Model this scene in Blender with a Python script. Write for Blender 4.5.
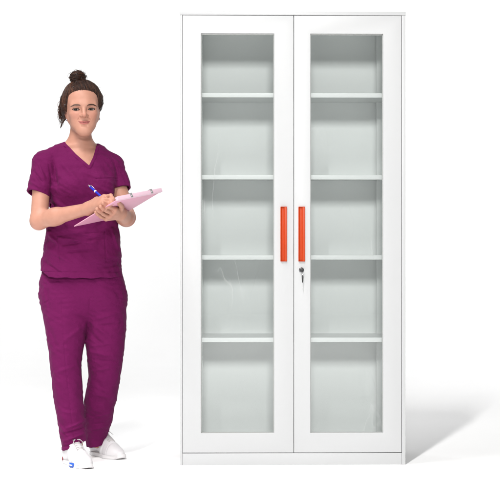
import bpy, math, random
import numpy as np

# ------------------------------------------------------------------ reset
for o in list(bpy.data.objects):
    bpy.data.objects.remove(o, do_unlink=True)
SC = bpy.context.scene
COL = SC.collection
R = math.radians
rng = np.random.default_rng(7)
random.seed(7)

# ------------------------------------------------------------------ camera
CAM_D, CAM_Z, PXM = 6.0, 0.881, 244.0
cam = bpy.data.cameras.new('camera')
cam.sensor_width = 36.0
cam.lens = 36.0 * CAM_D / (500.0 / PXM)
cam.clip_start = 0.1
cam.clip_end = 200.0
cam_o = bpy.data.objects.new('camera', cam)
COL.objects.link(cam_o)
cam_o.location = (0, -CAM_D, CAM_Z)
cam_o.rotation_euler = (R(90), 0, 0)
SC.camera = cam_o

# ------------------------------------------------------------------ light
world = bpy.data.worlds.new('World')
SC.world = world
world.use_nodes = True
bg = world.node_tree.nodes['Background']
bg.inputs[0].default_value = (0.97, 0.985, 1.0, 1)
bg.inputs[1].default_value = 0.105


def area_light(name, loc, target, sx, sy, watts, color=(1, 1, 1), spread=180):
    l = bpy.data.lights.new(name, 'AREA')
    l.shape = 'RECTANGLE'
    l.size, l.size_y = sx, sy
    l.energy = watts
    l.color = color
    l.spread = R(spread)
    o = bpy.data.objects.new(name, l)
    COL.objects.link(o)
    o.location = loc
    d = np.array(target, float) - np.array(loc, float)
    from mathutils import Vector
    o.rotation_euler = Vector(d).to_track_quat('-Z', 'Y').to_euler()
    return o


# added long narrow strip lamp, unseen overhead, in line with the cabinet's right front corner: it throws
# the cabinet's shadow back and to the right, sharp along the side and fading with distance
boom = area_light('shadow_strip', (-1.39, -6.2, 7.4), (-0.2, -2.6, 0.0), 0.14, 3.4, 400, (1, 0.99, 0.975), 110)
from mathutils import Matrix, Vector
_b = (Vector((-0.31, -0.95, 0.0)).normalized())                     # its long axis
_n = (Vector((0.31, 0.95, 0)) * 0.25 + Vector((0.25, 0, 0)) + Vector((0, 0, -1))).normalized()
_y = (_b - _n * _b.dot(_n)).normalized()
_x = _y.cross(-_n)
boom.rotation_euler = Matrix((_x, _y, -_n)).transposed().to_euler()
# large frontal softbox far behind the camera, high enough to stay above the glass doors' mirror angle
area_light('front_softbox', (0.1, -9.5, 3.82), (0.0, 0.0, 0.9), 1.6, 1.1, 545, (1, 0.99, 0.975))
# added gridded fill overhead at the left, washes out the woman's floor shadow
area_light('overhead_fill', (-2.7, -1.1, 5.0), (-2.2, -0.6, 0.0), 2.6, 2.0, 76, (1, 1, 1), 75)
# two added fill lamps, unseen, to whiten the backdrop
area_light('backdrop_fill', (-3.6, 3.4, 5.0), (-2.6, 7.2, 1.2), 2.5, 0.8, 168)
area_light('backdrop_fill', (3.6, 3.4, 5.0), (2.6, 7.2, 1.2), 2.5, 0.8, 168)

SC.view_settings.view_transform = 'Standard'
SC.view_settings.look = 'None'
SC.view_settings.exposure = -0.08
SC.view_settings.gamma = 1.0


# ------------------------------------------------------------------ helpers
def P(px, py, Y):
    """a point seen at (px, py) of the 500 px photograph, Y metres behind the cabinet's front plane"""
    s = (CAM_D + Y) / CAM_D / PXM
    return np.array([(px - 250.0) * s, Y, CAM_Z + (250.0 - py) * s])


def tag(o, label=None, cat=None, group=None, kind=None):
    if label: o['label'] = label
    if cat: o['category'] = cat
    if group: o['group'] = group
    if kind: o['kind'] = kind
    return o


def empty(name, loc, rz=0.0):
    o = bpy.data.objects.new(name, None)
    o.empty_display_size = 0.1
    COL.objects.link(o)
    o.location = loc
    o.rotation_euler = (0, 0, rz)
    return o


def link_mesh(name, me, mat, parent=None, smooth=False):
    o = bpy.data.objects.new(name, me)
    COL.objects.link(o)
    if mat is not None:
        me.materials.append(mat)
    if parent is not None:
        o.parent = parent
    if smooth:
        me.polygons.foreach_set('use_smooth', np.ones(len(me.polygons), dtype=bool))
    return o


def np_mesh(name, V, F):
    """V (n,3), F (m,4) quads or (m,3) tris"""
    me = bpy.data.meshes.new(name)
    V = np.asarray(V, np.float32); F = np.asarray(F, np.int32)
    k = F.shape[1]
    me.vertices.add(len(V)); me.vertices.foreach_set('co', V.ravel())
    me.loops.add(F.size); me.loops.foreach_set('vertex_index', F.ravel())
    me.polygons.add(len(F))
    me.polygons.foreach_set('loop_start', np.arange(0, F.size, k, dtype=np.int32))
    me.update(calc_edges=True)
    me.validate()
    return me


class MB:
    """collects bevelled boxes, prisms and tubes into one mesh"""
    def __init__(self):
        self.v = []; self.f = []

    def add(self, vs, fs):
        n = len(self.v)
        self.v += [tuple(map(float, p)) for p in vs]
        self.f += [tuple(i + n for i in f) for f in fs]
        return self

    def box(self, x0, x1, y0, y1, z0, z1):
        vs = [(x, y, z) for z in (z0, z1) for y in (y0, y1) for x in (x0, x1)]
        return self.add(vs, [(0, 2, 3, 1), (4, 5, 7, 6), (0, 1, 5, 4), (2, 6, 7, 3), (0, 4, 6, 2), (1, 3, 7, 5)])

    def tube(self, pts, rad, seg=10, cap=True):
        pts = [np.array(p, float) for p in pts]
        rads = rad if hasattr(rad, '__len__') else [rad] * len(pts)
        vs, fs = [], []
        up = np.array([0.13, 0.21, 0.97])
        for i, p in enumerate(pts):
            t = pts[min(i + 1, len(pts) - 1)] - pts[max(i - 1, 0)]
            t /= np.linalg.norm(t) + 1e-12
            a = np.cross(t, up)
            if np.linalg.norm(a) < 0.1: a = np.cross(t, [1, 0, 0])
            a /= np.linalg.norm(a); b = np.cross(t, a)
            for k in range(seg):
                th = 2 * math.pi * k / seg
                vs.append(p + rads[i] * (math.cos(th) * a + math.sin(th) * b))
        for i in range(len(pts) - 1):
            for k in range(seg):
                k2 = (k + 1) % seg
                fs.append((i * seg + k, i * seg + k2, (i + 1) * seg + k2, (i + 1) * seg + k))
        if cap:
            fs.append(tuple(range(seg))[::-1])
            fs.append(tuple(range((len(pts) - 1) * seg, len(pts) * seg)))
        return self.add(vs, fs)

    def prism(self, poly, axis, lo, hi):
        """poly of 2-D points extruded along axis 0/1/2 from lo to hi"""
        n = len(poly)
        def put(p, h):
            q = list(p); q.insert(axis, h); return q
        vs = [put(p, lo) for p in poly] + [put(p, hi) for p in poly]
        fs = [tuple(range(n)), tuple(range(2 * n - 1, n - 1, -1))]
        fs += [(i, i + n, (i + 1) % n + n, (i + 1) % n) for i in range(n)]
        return self.add(vs, fs)

    def build(self, name, mat, parent=None, bevel=0.0, seg=2, smooth=False):
        me = bpy.data.meshes.new(name)
        me.from_pydata(self.v, [], self.f)
        import bmesh
        bm = bmesh.new(); bm.from_mesh(me)
        bmesh.ops.recalc_face_normals(bm, faces=bm.faces)
        if bevel > 0:
            eds = [e for e in bm.edges if len(e.link_faces) == 2 and e.calc_face_angle(0) > 0.5]
            bmesh.ops.bevel(bm, geom=eds, offset=bevel, segments=seg, affect='EDGES', profile=0.6, clamp_overlap=True)
        bm.to_mesh(me); bm.free()
        o = link_mesh(name, me, mat, parent)
        if smooth or bevel > 0:
            me.polygons.foreach_set('use_smooth', np.ones(len(me.polygons), dtype=bool))
            if bevel > 0:
                try: me.set_sharp_from_angle(angle=R(50))
                except Exception: pass
        return o


# ------------------------------------------------------------------ materials
def mat_base(name, color, rough=0.5, metal=0.0, spec=0.5, sss=0.0, sheen=0.0):
    m = bpy.data.materials.new(name); m.use_nodes = True
    nt = m.node_tree; b = nt.nodes['Principled BSDF']
    b.inputs['Base Color'].default_value = (*color, 1)
    b.inputs['Roughness'].default_value = rough
    b.inputs['Metallic'].default_value = metal
    b.inputs['Specular IOR Level'].default_value = spec
    if sss:
        b.inputs['Subsurface Weight'].default_value = sss
        b.inputs['Subsurface Radius'].default_value = (1.0, 0.35, 0.2)
        b.inputs['Subsurface Scale'].default_value = 0.006
    if sheen:
        b.inputs['Sheen Weight'].default_value = sheen
        b.inputs['Sheen Roughness'].default_value = 0.4
    return m, nt, b


def N(nt, t, **kw):
    n = nt.nodes.new(t)
    for k, v in kw.items():
        if k in n.inputs: n.inputs[k].default_value = v
        else: setattr(n, k, v)
    return n


def noise_var(nt, b, color, amount, scale, bump=0.0, bscale=None, detail=4.0, dist=0.001):
    """vary the base colour a little with noise, add a noise bump"""
    tc = N(nt, 'ShaderNodeTexCoord')
    nz = N(nt, 'ShaderNodeTexNoise'); nz.inputs['Scale'].default_value = scale; nz.inputs['Detail'].default_value = detail
    nt.links.new(tc.outputs['Object'], nz.inputs['Vector'])
    mx = N(nt, 'ShaderNodeMix', data_type='RGBA')
    mx.inputs[6].default_value = (*[c * (1 - amount) for c in color], 1)
    mx.inputs[7].default_value = (*[min(1, c * (1 + amount)) for c in color], 1)
    nt.links.new(nz.outputs['Fac'], mx.inputs[0])
    nt.links.new(mx.outputs[2], b.inputs['Base Color'])
    if bump:
        n2 = N(nt, 'ShaderNodeTexNoise'); n2.inputs['Scale'].default_value = bscale or scale * 4; n2.inputs['Detail'].default_value = 3
        nt.links.new(tc.outputs['Object'], n2.inputs['Vector'])
        bp = N(nt, 'ShaderNodeBump'); bp.inputs['Strength'].default_value = bump; bp.inputs['Distance'].default_value = dist
        nt.links.new(n2.outputs['Fac'], bp.inputs['Height'])
        nt.links.new(bp.outputs[0], b.inputs['Normal'])
    return mx


def simple(name, color, rough=0.5, metal=0.0, amount=0.04, scale=12, bump=0.0, bscale=None, spec=0.5, dist=0.001, **kw):
    m, nt, b = mat_base(name, color, rough, metal, spec, **kw)
    noise_var(nt, b, color, amount, scale, bump, bscale, dist=dist)
    return m


M_FLOOR = simple('white_paper_sweep', (0.93, 0.93, 0.93), 0.8, amount=0.01, scale=3, spec=0.15)
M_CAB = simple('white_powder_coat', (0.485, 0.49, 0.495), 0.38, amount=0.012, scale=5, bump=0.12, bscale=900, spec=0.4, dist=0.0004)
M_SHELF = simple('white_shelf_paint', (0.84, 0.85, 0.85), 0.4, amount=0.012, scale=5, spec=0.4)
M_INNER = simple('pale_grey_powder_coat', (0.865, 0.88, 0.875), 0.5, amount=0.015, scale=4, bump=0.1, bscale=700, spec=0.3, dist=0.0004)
M_GASKET = simple('grey_rubber_seal', (0.36, 0.37, 0.36), 0.6)
M_HANDLE = simple('red_orange_plastic', (0.46, 0.046, 0.006), 0.45, amount=0.05, scale=30, spec=0.3)
M_CHROME = simple('dark_chrome', (0.22, 0.22, 0.23), 0.25, 1.0)
M_STEEL = simple('steel', (0.62, 0.62, 0.63), 0.28, 1.0)
M_CLIP = simple('brushed_clip_metal', (0.42, 0.41, 0.41), 0.45, 0.5)
M_BLACK = simple('black_plastic', (0.012, 0.012, 0.013), 0.4)
M_PINK = simple('pink_board', (0.60, 0.285, 0.385), 0.45, amount=0.04, scale=14, bump=0.1, bscale=300, dist=0.0004)
M_PINKPALE = simple('pale_pink_board', (0.64, 0.44, 0.52), 0.45, amount=0.03, scale=14)
M_PAPER = simple('white_paper', (0.86, 0.86, 0.87), 0.7, amount=0.01)
M_PEN = simple('blue_pen_plastic', (0.012, 0.022, 0.42), 0.25)
M_SHOE = simple('white_shoe_leather', (0.64, 0.625, 0.635), 0.5, amount=0.03, scale=18, bump=0.25, bscale=160, dist=0.001)
M_SOLE = simple('white_rubber_sole', (0.66, 0.645, 0.65), 0.6, amount=0.03)
M_LACE = simple('grey_white_lace', (0.48, 0.455, 0.45), 0.8)
M_BLUE = simple('blue_shoe_badge', (0.02, 0.10, 0.50), 0.5)
M_RED = simple('dark_red_shoe_tab', (0.22, 0.01, 0.02), 0.5)
M_EARRING = simple('earring_metal', (0.30, 0.30, 0.33), 0.25, 1.0)

# glass: clear with a faint green tint, fresnel reflection
M_GLASS = bpy.data.materials.new('clear_glass'); M_GLASS.use_nodes = True
nt = M_GLASS.node_tree; nt.nodes.clear()
g_out = N(nt, 'ShaderNodeOutputMaterial'); g_tr = N(nt, 'ShaderNodeBsdfTransparent'); g_gl = N(nt, 'ShaderNodeBsdfGlossy')
g_fr = N(nt, 'ShaderNodeFresnel'); g_mx = N(nt, 'ShaderNodeMixShader')
g_tr.inputs[0].default_value = (0.980, 0.992, 0.988, 1)
g_gl.inputs['Roughness'].default_value = 0.02
g_fr.inputs[0].default_value = 1.45
nt.links.new(g_fr.outputs[0], g_mx.inputs[0]); nt.links.new(g_tr.outputs[0], g_mx.inputs[1])
nt.links.new(g_gl.outputs[0], g_mx.inputs[2])
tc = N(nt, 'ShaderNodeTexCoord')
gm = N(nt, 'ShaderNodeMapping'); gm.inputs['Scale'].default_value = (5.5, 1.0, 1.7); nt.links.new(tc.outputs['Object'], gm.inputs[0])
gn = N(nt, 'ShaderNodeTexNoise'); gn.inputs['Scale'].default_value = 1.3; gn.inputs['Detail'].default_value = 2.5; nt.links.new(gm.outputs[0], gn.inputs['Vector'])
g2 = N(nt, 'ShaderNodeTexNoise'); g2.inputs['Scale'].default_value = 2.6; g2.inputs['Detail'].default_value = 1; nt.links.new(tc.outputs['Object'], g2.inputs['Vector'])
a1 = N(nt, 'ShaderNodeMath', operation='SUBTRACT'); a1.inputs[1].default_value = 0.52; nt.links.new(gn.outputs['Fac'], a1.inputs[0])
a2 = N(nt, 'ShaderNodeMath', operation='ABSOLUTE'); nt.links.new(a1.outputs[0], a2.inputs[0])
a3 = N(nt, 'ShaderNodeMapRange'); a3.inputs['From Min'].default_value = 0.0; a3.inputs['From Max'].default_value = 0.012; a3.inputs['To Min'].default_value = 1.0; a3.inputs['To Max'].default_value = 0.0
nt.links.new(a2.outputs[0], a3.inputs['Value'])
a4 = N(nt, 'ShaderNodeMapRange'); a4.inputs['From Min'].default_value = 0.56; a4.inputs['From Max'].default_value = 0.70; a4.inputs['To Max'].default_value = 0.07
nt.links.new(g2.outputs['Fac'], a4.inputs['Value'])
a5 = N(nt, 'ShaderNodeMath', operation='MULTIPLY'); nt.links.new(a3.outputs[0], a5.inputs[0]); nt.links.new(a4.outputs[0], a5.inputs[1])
gd = N(nt, 'ShaderNodeBsdfDiffuse'); gd.inputs[0].default_value = (0.85, 0.86, 0.86, 1)  # pale reflection wisps painted in as diffuse streaks, shaped like film creases
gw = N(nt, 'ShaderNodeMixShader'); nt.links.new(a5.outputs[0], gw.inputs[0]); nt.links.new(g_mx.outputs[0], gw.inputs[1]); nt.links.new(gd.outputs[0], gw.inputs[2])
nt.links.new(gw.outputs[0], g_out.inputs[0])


def fabric(name, color):
    m, nt, b = mat_base(name, color, 0.85, 0, 0.10, sheen=0.05)
    b.inputs['Sheen Tint'].default_value = (0.75, 0.35, 0.62, 1)
    mx = noise_var(nt, b, color, 0.10, 16, detail=6)
    tc = N(nt, 'ShaderNodeTexCoord')
    w1 = N(nt, 'ShaderNodeTexWave'); w1.bands_direction = 'Z'; w1.inputs['Scale'].default_value = 330; w1.inputs['Distortion'].default_value = 1.5
    w2 = N(nt, 'ShaderNodeTexWave'); w2.bands_direction = 'X'; w2.inputs['Scale'].default_value = 330; w2.inputs['Distortion'].default_value = 1.5
    n3 = N(nt, 'ShaderNodeTexNoise'); n3.inputs['Scale'].default_value = 55; n3.inputs['Detail'].default_value = 5
    for w in (w1, w2, n3): nt.links.new(tc.outputs['Object'], w.inputs['Vector'])
    ad = N(nt, 'ShaderNodeMath', operation='ADD'); nt.links.new(w1.outputs['Fac'], ad.inputs[0]); nt.links.new(w2.outputs['Fac'], ad.inputs[1])
    b1 = N(nt, 'ShaderNodeBump'); b1.inputs['Strength'].default_value = 0.25; b1.inputs['Distance'].default_value = 0.0006
    b2 = N(nt, 'ShaderNodeBump'); b2.inputs['Strength'].default_value = 0.55; b2.inputs['Distance'].default_value = 0.007
    nt.links.new(n3.outputs['Fac'], b2.inputs['Height']); nt.links.new(ad.outputs[0], b1.inputs['Height'])
    nt.links.new(b2.outputs[0], b1.inputs['Normal']); nt.links.new(b1.outputs[0], b.inputs['Normal'])
    return m


M_SCRUB = fabric('purple_scrub_cotton', (0.114, 0.0064, 0.061))

# skin: base + redness and lip colour from a mesh attribute
M_SKIN, nt, b = mat_base('skin', (0.6, 0.35, 0.26), 0.50, 0, 0.28)
at = N(nt, 'ShaderNodeAttribute'); at.attribute_name = 'tint'
sp = N(nt, 'ShaderNodeSeparateColor'); nt.links.new(at.outputs['Color'], sp.inputs[0])
tc = N(nt, 'ShaderNodeTexCoord'); nz = N(nt, 'ShaderNodeTexNoise'); nz.inputs['Scale'].default_value = 38; nz.inputs['Detail'].default_value = 5
nt.links.new(tc.outputs['Object'], nz.inputs['Vector'])
m1 = N(nt, 'ShaderNodeMix', data_type='RGBA'); m1.inputs[6].default_value = (0.400, 0.188, 0.130, 1); m1.inputs[7].default_value = (0.495, 0.258, 0.188, 1)
nt.links.new(nz.outputs['Fac'], m1.inputs[0])
m2 = N(nt, 'ShaderNodeMix', data_type='RGBA'); m2.inputs[7].default_value = (0.46, 0.165, 0.120, 1)
nt.links.new(sp.outputs[1], m2.inputs[0]); nt.links.new(m1.outputs[2], m2.inputs[6])
m3 = N(nt, 'ShaderNodeMix', data_type='RGBA'); m3.inputs[7].default_value = (0.42, 0.125, 0.115, 1)
nt.links.new(sp.outputs[0], m3.inputs[0]); nt.links.new(m2.outputs[2], m3.inputs[6])
n5 = N(nt, 'ShaderNodeTexNoise'); n5.inputs['Scale'].default_value = 420; n5.inputs['Detail'].default_value = 4
nt.links.new(tc.outputs['Object'], n5.inputs['Vector'])
bp = N(nt, 'ShaderNodeBump'); bp.inputs['Strength'].default_value = 0.22; bp.inputs['Distance'].default_value = 0.0012
nt.links.new(n5.outputs['Fac'], bp.inputs['Height']); nt.links.new(bp.outputs[0], b.inputs['Normal'])
m4 = N(nt, 'ShaderNodeMix', data_type='RGBA'); m4.inputs[7].default_value = (0.22, 0.060, 0.058, 1)     # inner lip red, darkened to paint in the shade between the lips
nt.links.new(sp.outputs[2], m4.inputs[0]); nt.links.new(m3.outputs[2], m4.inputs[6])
nt.links.new(m4.outputs[2], b.inputs['Base Color'])

# hair: strand-to-strand colour from an attribute
M_HAIR, nt, b = mat_base('brown_hair', (0.06, 0.025, 0.015), 0.40, 0, 0.28)
at = N(nt, 'ShaderNodeAttribute'); at.attribute_name = 'tint'
sp = N(nt, 'ShaderNodeSeparateColor'); nt.links.new(at.outputs['Color'], sp.inputs[0])
cr = N(nt, 'ShaderNodeValToRGB')
cr.color_ramp.elements[0].color = (0.010, 0.005, 0.0045, 1); cr.color_ramp.elements[1].color = (0.135, 0.056, 0.031, 1)
e = cr.color_ramp.elements.new(0.55); e.color = (0.032, 0.0135, 0.009, 1)
nt.links.new(sp.outputs[0], cr.inputs[0]); nt.links.new(cr.outputs[0], b.inputs['Base Color'])
M_BROW = simple('dark_brow_hair', (0.065, 0.034, 0.024), 0.7)

# eye: white, iris and pupil by distance from the eye's own axis (object -Y)
M_EYE, nt, b = mat_base('eye', (0.75, 0.72, 0.70), 0.08, 0, 0.25)
tc = N(nt, 'ShaderNodeTexCoord'); sx = N(nt, 'ShaderNodeSeparateXYZ'); nt.links.new(tc.outputs['Object'], sx.inputs[0])
cb = N(nt, 'ShaderNodeCombineXYZ'); nt.links.new(sx.outputs[0], cb.inputs[0]); nt.links.new(sx.outputs[2], cb.inputs[2])
ln = N(nt, 'ShaderNodeVectorMath', operation='LENGTH'); nt.links.new(cb.outputs[0], ln.inputs[0])
ml = N(nt, 'ShaderNodeMath', operation='MULTIPLY'); ml.inputs[1].default_value = 100.0; nt.links.new(ln.outputs['Value'], ml.inputs[0])
cr = N(nt, 'ShaderNodeValToRGB'); els = cr.color_ramp.elements
els[0].position = 0.0; els[0].color = (0.004, 0.004, 0.004, 1)
els[1].position = 0.24; els[1].color = (0.005, 0.005, 0.005, 1)
for p, c in ((0.29, (0.020, 0.013, 0.009)), (0.54, (0.022, 0.016, 0.013)), (0.64, (0.008, 0.006, 0.006)), (0.72, (0.40, 0.36, 0.35)), (1.0, (0.36, 0.29, 0.27))):
    e = els.new(p); e.color = (*c, 1)
nt.links.new(ml.outputs[0], cr.inputs[0]); nt.links.new(cr.outputs[0], b.inputs['Base Color'])

# ------------------------------------------------------------------ setting: white floor running up into a white backdrop
prof = [(-14.0, 0.0), (4.0, 0.0), (5.0, 0.0)]
for i in range(1, 13):
    a = i / 12 * math.pi / 2
    prof.append((5.0 + 2.5 * math.sin(a), 2.5 - 2.5 * math.cos(a)))
prof.append((7.5, 9.0))
V = [(x, y, z) for (y, z) in prof for x in (-16.0, 16.0)]
F = [(2 * i, 2 * i + 1, 2 * i + 3, 2 * i + 2) for i in range(len(prof) - 1)]
me = bpy.data.meshes.new('floor'); me.from_pydata(V, [], F)
fl = link_mesh('floor', me, M_FLOOR, None, True)
tag(fl, 'seamless white studio floor curving up into the white backdrop', 'floor', kind='structure')


# ------------------------------------------------------------------ cabinet
def build_cabinet():
    k = 1.0 / PXM
    W, H, DEP = 0.924, 1.858, 0.37
    cx = 0.173
    root = empty('display_cabinet', (cx, DEP / 2, 0), R(1.0))
    tag(root, 'tall white metal cupboard with two glass doors and four empty shelves', 'cabinet')
    X = lambda px: (px - 250) * k - cx
    Z = lambda py: (465 - py) * k
    y0, y1 = -DEP / 2, DEP / 2
    xl, xr = -W / 2, W / 2
    xdl, xdr = X(182.0), X(401.0)              # door span
    z_base, z_dtop = Z(452.6), Z(15.6)
    # carcass
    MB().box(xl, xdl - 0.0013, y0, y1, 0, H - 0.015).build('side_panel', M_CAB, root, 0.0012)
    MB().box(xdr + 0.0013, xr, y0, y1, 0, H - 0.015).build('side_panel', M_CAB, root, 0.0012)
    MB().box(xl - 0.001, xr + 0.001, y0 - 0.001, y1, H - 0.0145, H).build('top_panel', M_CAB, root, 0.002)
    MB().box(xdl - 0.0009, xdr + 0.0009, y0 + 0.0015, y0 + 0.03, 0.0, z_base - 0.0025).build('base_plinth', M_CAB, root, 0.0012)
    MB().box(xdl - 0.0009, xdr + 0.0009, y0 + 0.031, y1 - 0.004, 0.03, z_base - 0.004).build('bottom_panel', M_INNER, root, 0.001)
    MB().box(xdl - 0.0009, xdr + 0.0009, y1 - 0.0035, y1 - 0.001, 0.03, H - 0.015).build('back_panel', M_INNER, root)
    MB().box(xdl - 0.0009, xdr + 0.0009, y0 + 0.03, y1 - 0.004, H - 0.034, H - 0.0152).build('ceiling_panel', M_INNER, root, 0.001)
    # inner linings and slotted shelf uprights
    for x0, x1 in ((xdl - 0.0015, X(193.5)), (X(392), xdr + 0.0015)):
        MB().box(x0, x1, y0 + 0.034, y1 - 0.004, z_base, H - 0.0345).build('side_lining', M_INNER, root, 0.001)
    for xa in (X(193.6), X(392) - 0.0305):
        for ya in (y1 - 0.03, y0 + 0.05):
            u = MB()
            u.box(xa + 0.0002, xa + 0.030, ya, ya + 0.014, z_base + 0.001, H - 0.036)
            u.build('shelf_upright', M_INNER, root, 0.0008)
    # shelves: folded front lip
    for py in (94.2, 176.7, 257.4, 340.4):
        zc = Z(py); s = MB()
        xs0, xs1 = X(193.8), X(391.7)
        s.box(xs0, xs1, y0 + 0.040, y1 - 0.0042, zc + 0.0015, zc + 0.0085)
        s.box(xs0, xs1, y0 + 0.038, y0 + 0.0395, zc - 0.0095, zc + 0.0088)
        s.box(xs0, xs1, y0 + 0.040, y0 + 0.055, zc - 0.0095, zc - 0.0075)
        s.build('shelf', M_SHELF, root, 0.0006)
    # doors
    xm = X(293.0)
    for side in (0, 1):
        dx0, dx1 = (xdl, xm - 0.0011) if side == 0 else (xm + 0.0011, xdr)
        gx0, gx1 = (X(200.2), X(273.4)) if side == 0 else (X(309.6), X(382.6))
        gz0, gz1 = Z(433), Z(33.6)
        f0, f1 = y0, y0 + 0.022
        d = MB()
        # one continuous frame with a rectangular opening
        o_ = [(dx0, z_base), (dx1, z_base), (dx1, z_dtop), (dx0, z_dtop)]
        i_ = [(gx0, gz0), (gx1, gz0), (gx1, gz1), (gx0, gz1)]
        vs = [(x, f0, z) for x, z in o_] + [(x, f0, z) for x, z in i_] + [(x, f1, z) for x, z in o_] + [(x, f1, z) for x, z in i_]
        fs = []
        for a in range(4):
            c = (a + 1) % 4
            fs += [(a, c, 4 + c, 4 + a), (8 + a, 12 + a, 12 + c, 8 + c), (a, 8 + a, 8 + c, c), (4 + a, 4 + c, 12 + c, 12 + a)]
        d.add(vs, fs)
        door = d.build('door', M_CAB, root, 0.0016, 3)
        # rubber seal and glass
        s = MB(); w = 0.005
        for (a0, a1, c0, c1) in ((gx0, gx0 + w * .6, gz0, gz1), (gx1 - w * .6, gx1, gz0, gz1), (gx0 + w * .6, gx1 - w * .6, gz1 - w, gz1), (gx0 + w * .6, gx1 - w * .6, gz0, gz0 + w * .7)):
            s.box(a0 + 0.0003, a1 - 0.0003, f0 + 0.009, f0 + 0.013, c0 + 0.0003, c1 - 0.0003)
        s.build('seal', M_GASKET, door)
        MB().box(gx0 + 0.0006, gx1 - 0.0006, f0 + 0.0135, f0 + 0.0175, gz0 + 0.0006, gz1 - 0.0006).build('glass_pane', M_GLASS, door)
        # handle: proud pull with a scooped finger groove
        hx0, hx1 = (X(279.6), X(286.2)) if side == 0 else (X(297.6), X(304.2))
        hw = hx1 - hx0
        hp = [(0, 0), (hw, 0), (hw, -0.0065), (hw - 0.0022, -0.009), (hw * 0.62, -0.0085), (hw * 0.50, -0.003), (hw * 0.30, -0.0022), (0.0035, -0.0055), (0.0022, -0.009), (0.0, -0.0075)]
        h = MB(); h.prism([(hx0 + a, y0 + c + 0.0005) for a, c in hp], 2, Z(261), Z(207.2))
        h.box(hx0 + .0006, hx1 - .0006, y0 - .0084, y0 + .0006, Z(207.2) + .0002, Z(207.2) + 0.002)
        h.box(hx0 + .0006, hx1 - .0006, y0 - .0084, y0 + .0006, Z(261) - .002, Z(261) - 0.0002)
        h.build('handle', M_HANDLE, door, 0.0005)
        if side == 1:
            lx, lz = X(300.6), Z(270)
            lk = MB()
            lk.tube([(lx, y0 + 0.001, lz), (lx, y0 - 0.004, lz), (lx, y0 - 0.0062, lz)], [0.0105, 0.0105, 0.0082], 28)
            lk.tube([(lx, y0 - 0.0061, lz), (lx, y0 - 0.008, lz)], [0.0062, 0.0058], 20)
            lk.build('lock', M_CHROME, door)
    # the keys: one turned in the lock, one hanging from it on a ring
    c, s_ = math.cos(R(1.0)), math.sin(R(1.0))
    wx = lambda x, y: (cx + x * c - y * s_, DEP / 2 + x * s_ + y * c)
    kx, kz = X(300.9), Z(270)
    bx, by = wx(kx, y0 - 0.0085)
    kr = empty('key_pair', (bx, by, kz), R(1.0))
    tag(kr, 'two small black headed keys, one in the door lock, one dangling below it', 'keys')
    b1 = MB(); b1.box(-0.0012, 0.0012, -0.006, 0.004, -0.0014, 0.0014); b1.build('inserted_blade', M_STEEL, kr)
    hd = MB()
    hd.prism([(0.0075 * math.cos(t), 0.0085 * math.sin(t)) for t in np.linspace(0.4, 2 * math.pi + 0.4, 9)[:-1]], 1, -0.0095, -0.006)
    hd.build('key_head', M_BLACK, kr, 0.0006)
    rg = MB(); rg.tube([(0.0005 + 0.005 * math.sin(t), -0.0078 + 0.0025 * math.cos(t), -0.0125 + 0.0075 * math.cos(t)) for t in np.linspace(0, 2 * math.pi, 21)], 0.0006, 6)
    rg.build('key_ring', M_STEEL, kr)
    h2 = MB(); h2.prism([(0.0008, -0.0205), (0.0052, -0.0215), (0.0068, -0.0275), (0.0058, -0.044), (0.0042, -0.0515), (0.0012, -0.0515), (0.0002, -0.044), (-0.0006, -0.0275)], 1, -0.009, -0.0055)
    h2.build('key_head', M_BLACK, kr, 0.0006)
    b2 = MB(); b2.prism([(0.0018, -0.0512), (0.0038, -0.0512), (0.0036, -0.066), (0.0044, -0.0675), (0.0034, -0.069), (0.0042, -0.0715), (0.0026, -0.0765), (0.0016, -0.073)], 1, -0.0078, -0.0062)
    b2.build('key_blade', M_STEEL, kr)
    return root


cabinet = build_cabinet()


# ------------------------------------------------------------------ implicit surfaces -> one continuous mesh
def smin(a, b, k):
    h = np.clip(0.5 + 0.5 * (b - a) / k, 0, 1)
    return b + (a - b) * h - k * h * (1 - h)


class Cone:
    def __init__(s, a, b, r1, r2=None, k=None):
        s.a = np.array(a, float); s.b = np.array(b, float); s.r1 = r1; s.r2 = r1 if r2 is None else r2; s.k = k
        r = max(s.r1, s.r2)
        s.lo = np.minimum(s.a, s.b) - r; s.hi = np.maximum(s.a, s.b) + r

    def __call__(s, X, Y, Z):
        ba = s.b - s.a; L = float(ba @ ba) + 1e-12
        px, py, pz = X - s.a[0], Y - s.a[1], Z - s.a[2]
        t = np.clip((px * ba[0] + py * ba[1] + pz * ba[2]) / L, 0, 1)
        return np.sqrt((px - t * ba[0]) ** 2 + (py - t * ba[1]) ** 2 + (pz - t * ba[2]) ** 2) - (s.r1 + (s.r2 - s.r1) * t)


class Ell:
    def __init__(s, c, r, rot=None, k=None):
        s.c = np.array(c, float); s.r = np.array(r, float); s.M = np.eye(3) if rot is None else np.array(rot, float); s.k = k
        m = s.r.max(); s.lo = s.c - m; s.hi = s.c + m       # rows of M are the local axes in the world

    def __call__(s, X, Y, Z):
        px, py, pz = X - s.c[0], Y - s.c[1], Z - s.c[2]
        q = [s.M[i, 0] * px + s.M[i, 1] * py + s.M[i, 2] * pz for i in range(3)]
        k0 = np.sqrt(sum((q[i] / s.r[i]) ** 2 for i in range(3))) + 1e-9
        k1 = np.sqrt(sum((q[i] / s.r[i] ** 2) ** 2 for i in range(3))) + 1e-9
        return k0 * (k0 - 1) / k1


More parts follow.
